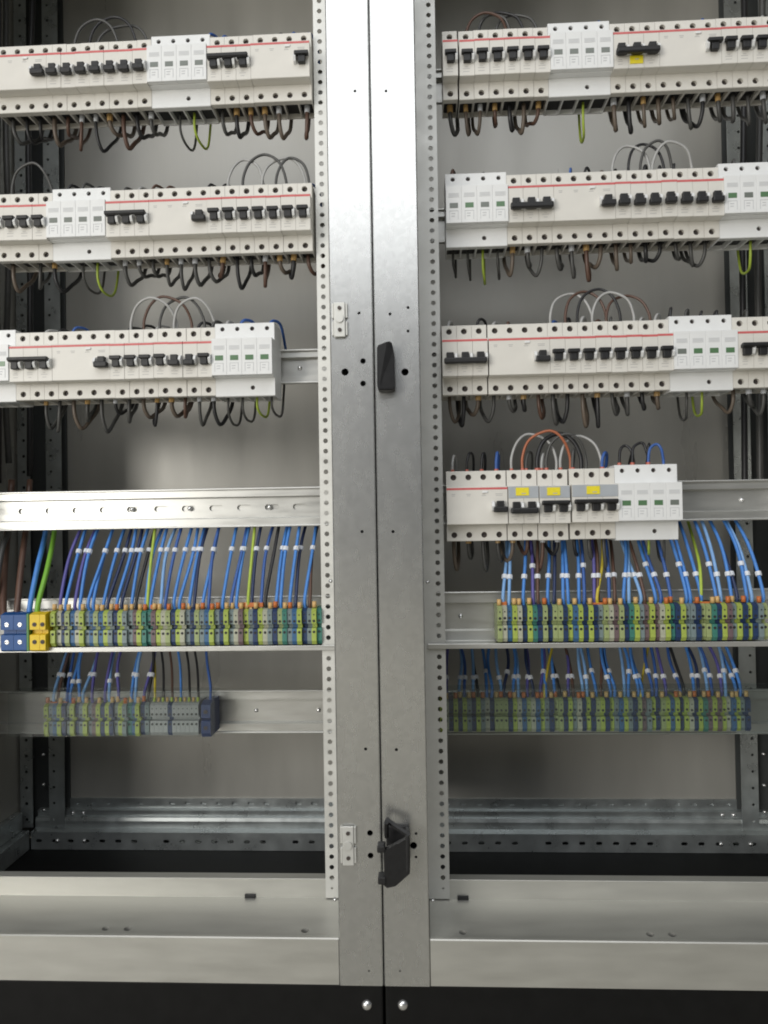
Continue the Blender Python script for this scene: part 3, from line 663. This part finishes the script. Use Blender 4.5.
# orange jumper bridges
def bridge(px0, px1, py, Y, label, grp=None):
    p = bp(px0, py, Y); q = bp(px1, py, Y); o = tag(link('jumper_bridge', None), label, 'jumper', grp); o.location = ((p.x+q.x)/2, Y, p.z-.004)
    L = (q.x-p.x)/2; b = bmesh.new(); box(b, -L, L, 0, .006, 0, .0055, 0, .0008); hd = obj('bar', b, ORB, o)
    k = max(2, int(L*2/TW))
    for i in range(k): b = bmesh.new(); x = -L+(i+.5)*2*L/k; box(b, x-.0015, x+.0015, .001, .005, -.005, -.0001); obj('prong', b, FERR, o)
    return o
for x0, x1, y, Y, lb in ((150, 161, 606, .080, 'orange jumper bridge at the foot of the yellow-green wire, upper terminals'), (238, 263, 604, .080, 'longer orange jumper bridge near the perforated strip, upper terminals'),
                        (498, 507, 603, .080, 'short orange jumper bridge on the first upper terminals beside bare rail'), (588, 606, 604, .080, 'orange jumper bridge at the foot of the yellow wire'), (694, 722, 603, .080, 'long orange jumper bridge near the yellow-green wire, stickered cabinet'),
                        (48, 57, 703, .173, 'orange jumper bridge on the first two lower terminals'), (59, 67, 703, .173, 'orange jumper bridge on the next two lower terminals'), (534, 561, 699, .173, 'long orange jumper bridge on the lower terminals, stickered cabinet'), (640, 668, 701, .173, 'dim orange jumper bridge near the outer end, lower terminals'), (448, 461, 700, .173, 'short orange jumper bridge beside the centre strip, lower terminals')):
    bridge(x0, x1, y, Y, lb)
# clear covers in front of the lower strips
def cover(px0, px1, py0, py1, Y, label, ACR=ACR):
    p = bp(px0, py1, Y); q = bp(px1, py0, Y); o = thing('terminal_cover', ((p.x+q.x)/2, Y, p.z), label, 'cover'); L = (q.x-p.x)/2; H = q.z-p.z
    b = bmesh.new(); box(b, -L, L, 0, .002, 0, H); obj('front_sheet', b, ACR, o)
    b = bmesh.new(); box(b, -L, L, .0021, .030, H-.002, H); obj('top_sheet', b, ACR, o)
    return o
cover(8, 214, 692, 737, .145, 'clear acrylic cover over the lower terminals ending in a navy block')
cover(445, 800, 688, 735, .145, 'shade-tinted acrylic cover over the lower terminals of the stickered cabinet', ACR2)

# ------------------------------------------------------------------ breaker wiring
rg = random.Random(5)
RN = {'1': 'topmost row', '2': 'second row', '3': 'third row', '4': 'bottom breaker row'}
for rid, x, zt, kind, k in MODS:
    cab = 'blue-yellow-terminal cabinet' if rid[0] == 'L' else 'yellow-sticker cabinet'; rn = RN[rid[1]]
    zb = zt-(.0875 if kind == 'S' else .0825)
    # below
    if kind == 'S':
        if k == 2 or rg.random() < .25:
            col = 'yellow-green' if k == 2 else 'dark grey'; l = rg.uniform(.018, .032)
            wire([(x, .094, zb+.004), (x, .095, zb-l*.6), (x+.003, .108, zb-l), (x+.005, .135, zb-l*.7), (x+.006, .15, zb+.03)], .0016, col, f'{col} wire under the surge protector, {rn} of {cab}', f'{col} wires under surge protectors, {rn}, {cab}', name='loop_wire')
    elif rg.random() < .95:
        col = rg.choice(['black', 'grey-brown', 'brown', 'dark grey', 'grey-brown', 'dark grey']); l = rg.uniform(.014, .038); dx = rg.choice([1, 1, 1, -1])*rg.uniform(.003, .013); r = rg.uniform(.0021, .0027)
        wire([(x, .092, zb+.004), (x+dx*.1, .092, zb-l*.55), (x+dx*.5, .099, zb-l), (x+dx*.95, .112, zb-l*.62), (x+dx*1.1, .135, zb+.002), (x+dx, .155, zb+.05)], r, col, f'{col} wire looping under the breakers, {rn} of {cab}', f'{col} loops under breakers, {rn}, {cab}', ferr=rg.choice([None, None, FERR, TAG]), name='loop_wire')
    # above
    pr = .85 if kind == 'S' else .6
    if rid == 'R4': pr = 1 if kind in 'R' else .5
    if rg.random() < pr:
        col = rg.choice(['black', 'dark grey', 'brown', 'black', 'dark blue', 'white']); l = rg.uniform(.008, .017); dx = rg.uniform(.004, .013)
        if rid == 'R4': l *= 1.6
        wire([(x, .092, zt-.004), (x, .092, zt+l*.5), (x+dx*.4, .097, zt+l), (x+dx, .115, zt+l*.75), (x+dx*1.1, .145, zt-.02)], rg.uniform(.0015, .0021), col, f'{col} wire bending back over the breakers, {rn} of {cab}', f'{col} wires over breakers, {rn}, {cab}', ferr=REDF if rid == 'R4' else None, name='feed_wire')
# arching jumper wires: foot pixels, crown height, colour
ARCS = [('L1', 75, 116, 18, 'dark grey'), ('L1', 90, 134, 14, 'black'), ('L1', 98, 146, 20, 'dark grey'),
        ('L2', 228, 262, 157, 'white'), ('L2', 243, 285, 153, 'dark grey'), ('L2', 262, 304, 155, 'white'), ('L2', 276, 308, 156, 'dark grey'), ('L2', 12, 50, 164, 'dark grey'),
        ('L3', 131, 175, 299, 'white'), ('L3', 144, 190, 297, 'brown'), ('L3', 160, 203, 297, 'dark grey'), ('L3', 174, 213, 299, 'white'),
        ('R1', 466, 507, 14, 'brown'), ('R1', 479, 523, 6, 'black'), ('R1', 496, 537, 8, 'dark grey'), ('R1', 478, 510, 12, 'dark grey'),
        ('R2', 612, 650, 143, 'white'), ('R2', 640, 672, 141, 'dark grey'), ('R2', 652, 692, 142, 'white'), ('R2', 628, 664, 140, 'black'),
        ('R3', 550, 592, 291, 'white'), ('R3', 565, 606, 289, 'brown'), ('R3', 577, 620, 287, 'black'), ('R3', 592, 634, 291, 'white'), ('R3', 606, 650, 293, 'brown'),
        ('R4', 511, 556, 433, 'white'), ('R4', 522, 570, 431, 'orange'), ('R4', 537, 581, 433, 'black'), ('R4', 560, 601, 435, 'white'), ('R4', 546, 586, 434, 'dark grey'),
        ('R4', 619, 634, 445, 'black'), ('R4', 632, 649, 442, 'black'), ('R4', 648, 664, 444, 'dark blue')]
for n_, (rid, xa, xb, yt, col) in enumerate(ARCS):
    cab = 'blue-yellow-terminal cabinet' if rid[0] == 'L' else 'yellow-sticker cabinet'; zt = rows[rid][0]+(.0045 if rid == 'R4' and xa > 610 else 0)
    Y = .090; pa = bp(xa, yt, Y); pb = bp(xb, yt, Y); A = Vector((pa.x, Y, zt-.004)); B = Vector((pb.x, Y+.004, zt-.004)); zc = (pa.z+pb.z)/2; h = zc-zt; j = rg.uniform(-.004, .004)
    d = B.x-A.x; yb = rg.uniform(-.006, .014)
    wire([A, A+Vector((0, 0, h*.45)), Vector((A.x+d*.16, Y+yb*.6, zt+h*.80)), Vector((A.x+d*.5+j, Y+yb, zc)), Vector((B.x-d*.16, Y+yb*.6, zt+h*.78)), B+Vector((0, 0, h*.42)), B], .0026 if col == 'black' and rid == 'R4' and d > .03 else .0017, col,
         f'{col} wire arching high over the breakers, {RN[rid[1]]} of {cab}', f'{col} arches, {RN[rid[1]]}, {cab}', ferr=REDF if rid == 'R4' else None, name='jumper_wire')
# cable runs up the outer sides
for s, xs in ((-1, ((-4, .22), (6, .25), (31, .29))), (1, ((744, .29), (760, .25), (772, .25)))):
    for i, (px, Y) in enumerate(xs):
        y_end = 470 if s < 0 else 500
        pts = [bp(px+rg.uniform(-3, 3), y, Y+rg.uniform(-.01, .01)) for y in (y_end+rg.uniform(-20, 20), 380, 250, 130, 0, -60)]
        col = ['black', 'dark grey', 'black', 'brown', 'black', 'navy'][i]
        wire(pts, .0045, col, f'thick {col} cable running up the outer side of the {"blue-yellow-terminal" if s < 0 else "yellow-sticker"} cabinet', f'{col} side cables {"a" if s < 0 else "b"}', name='cable')
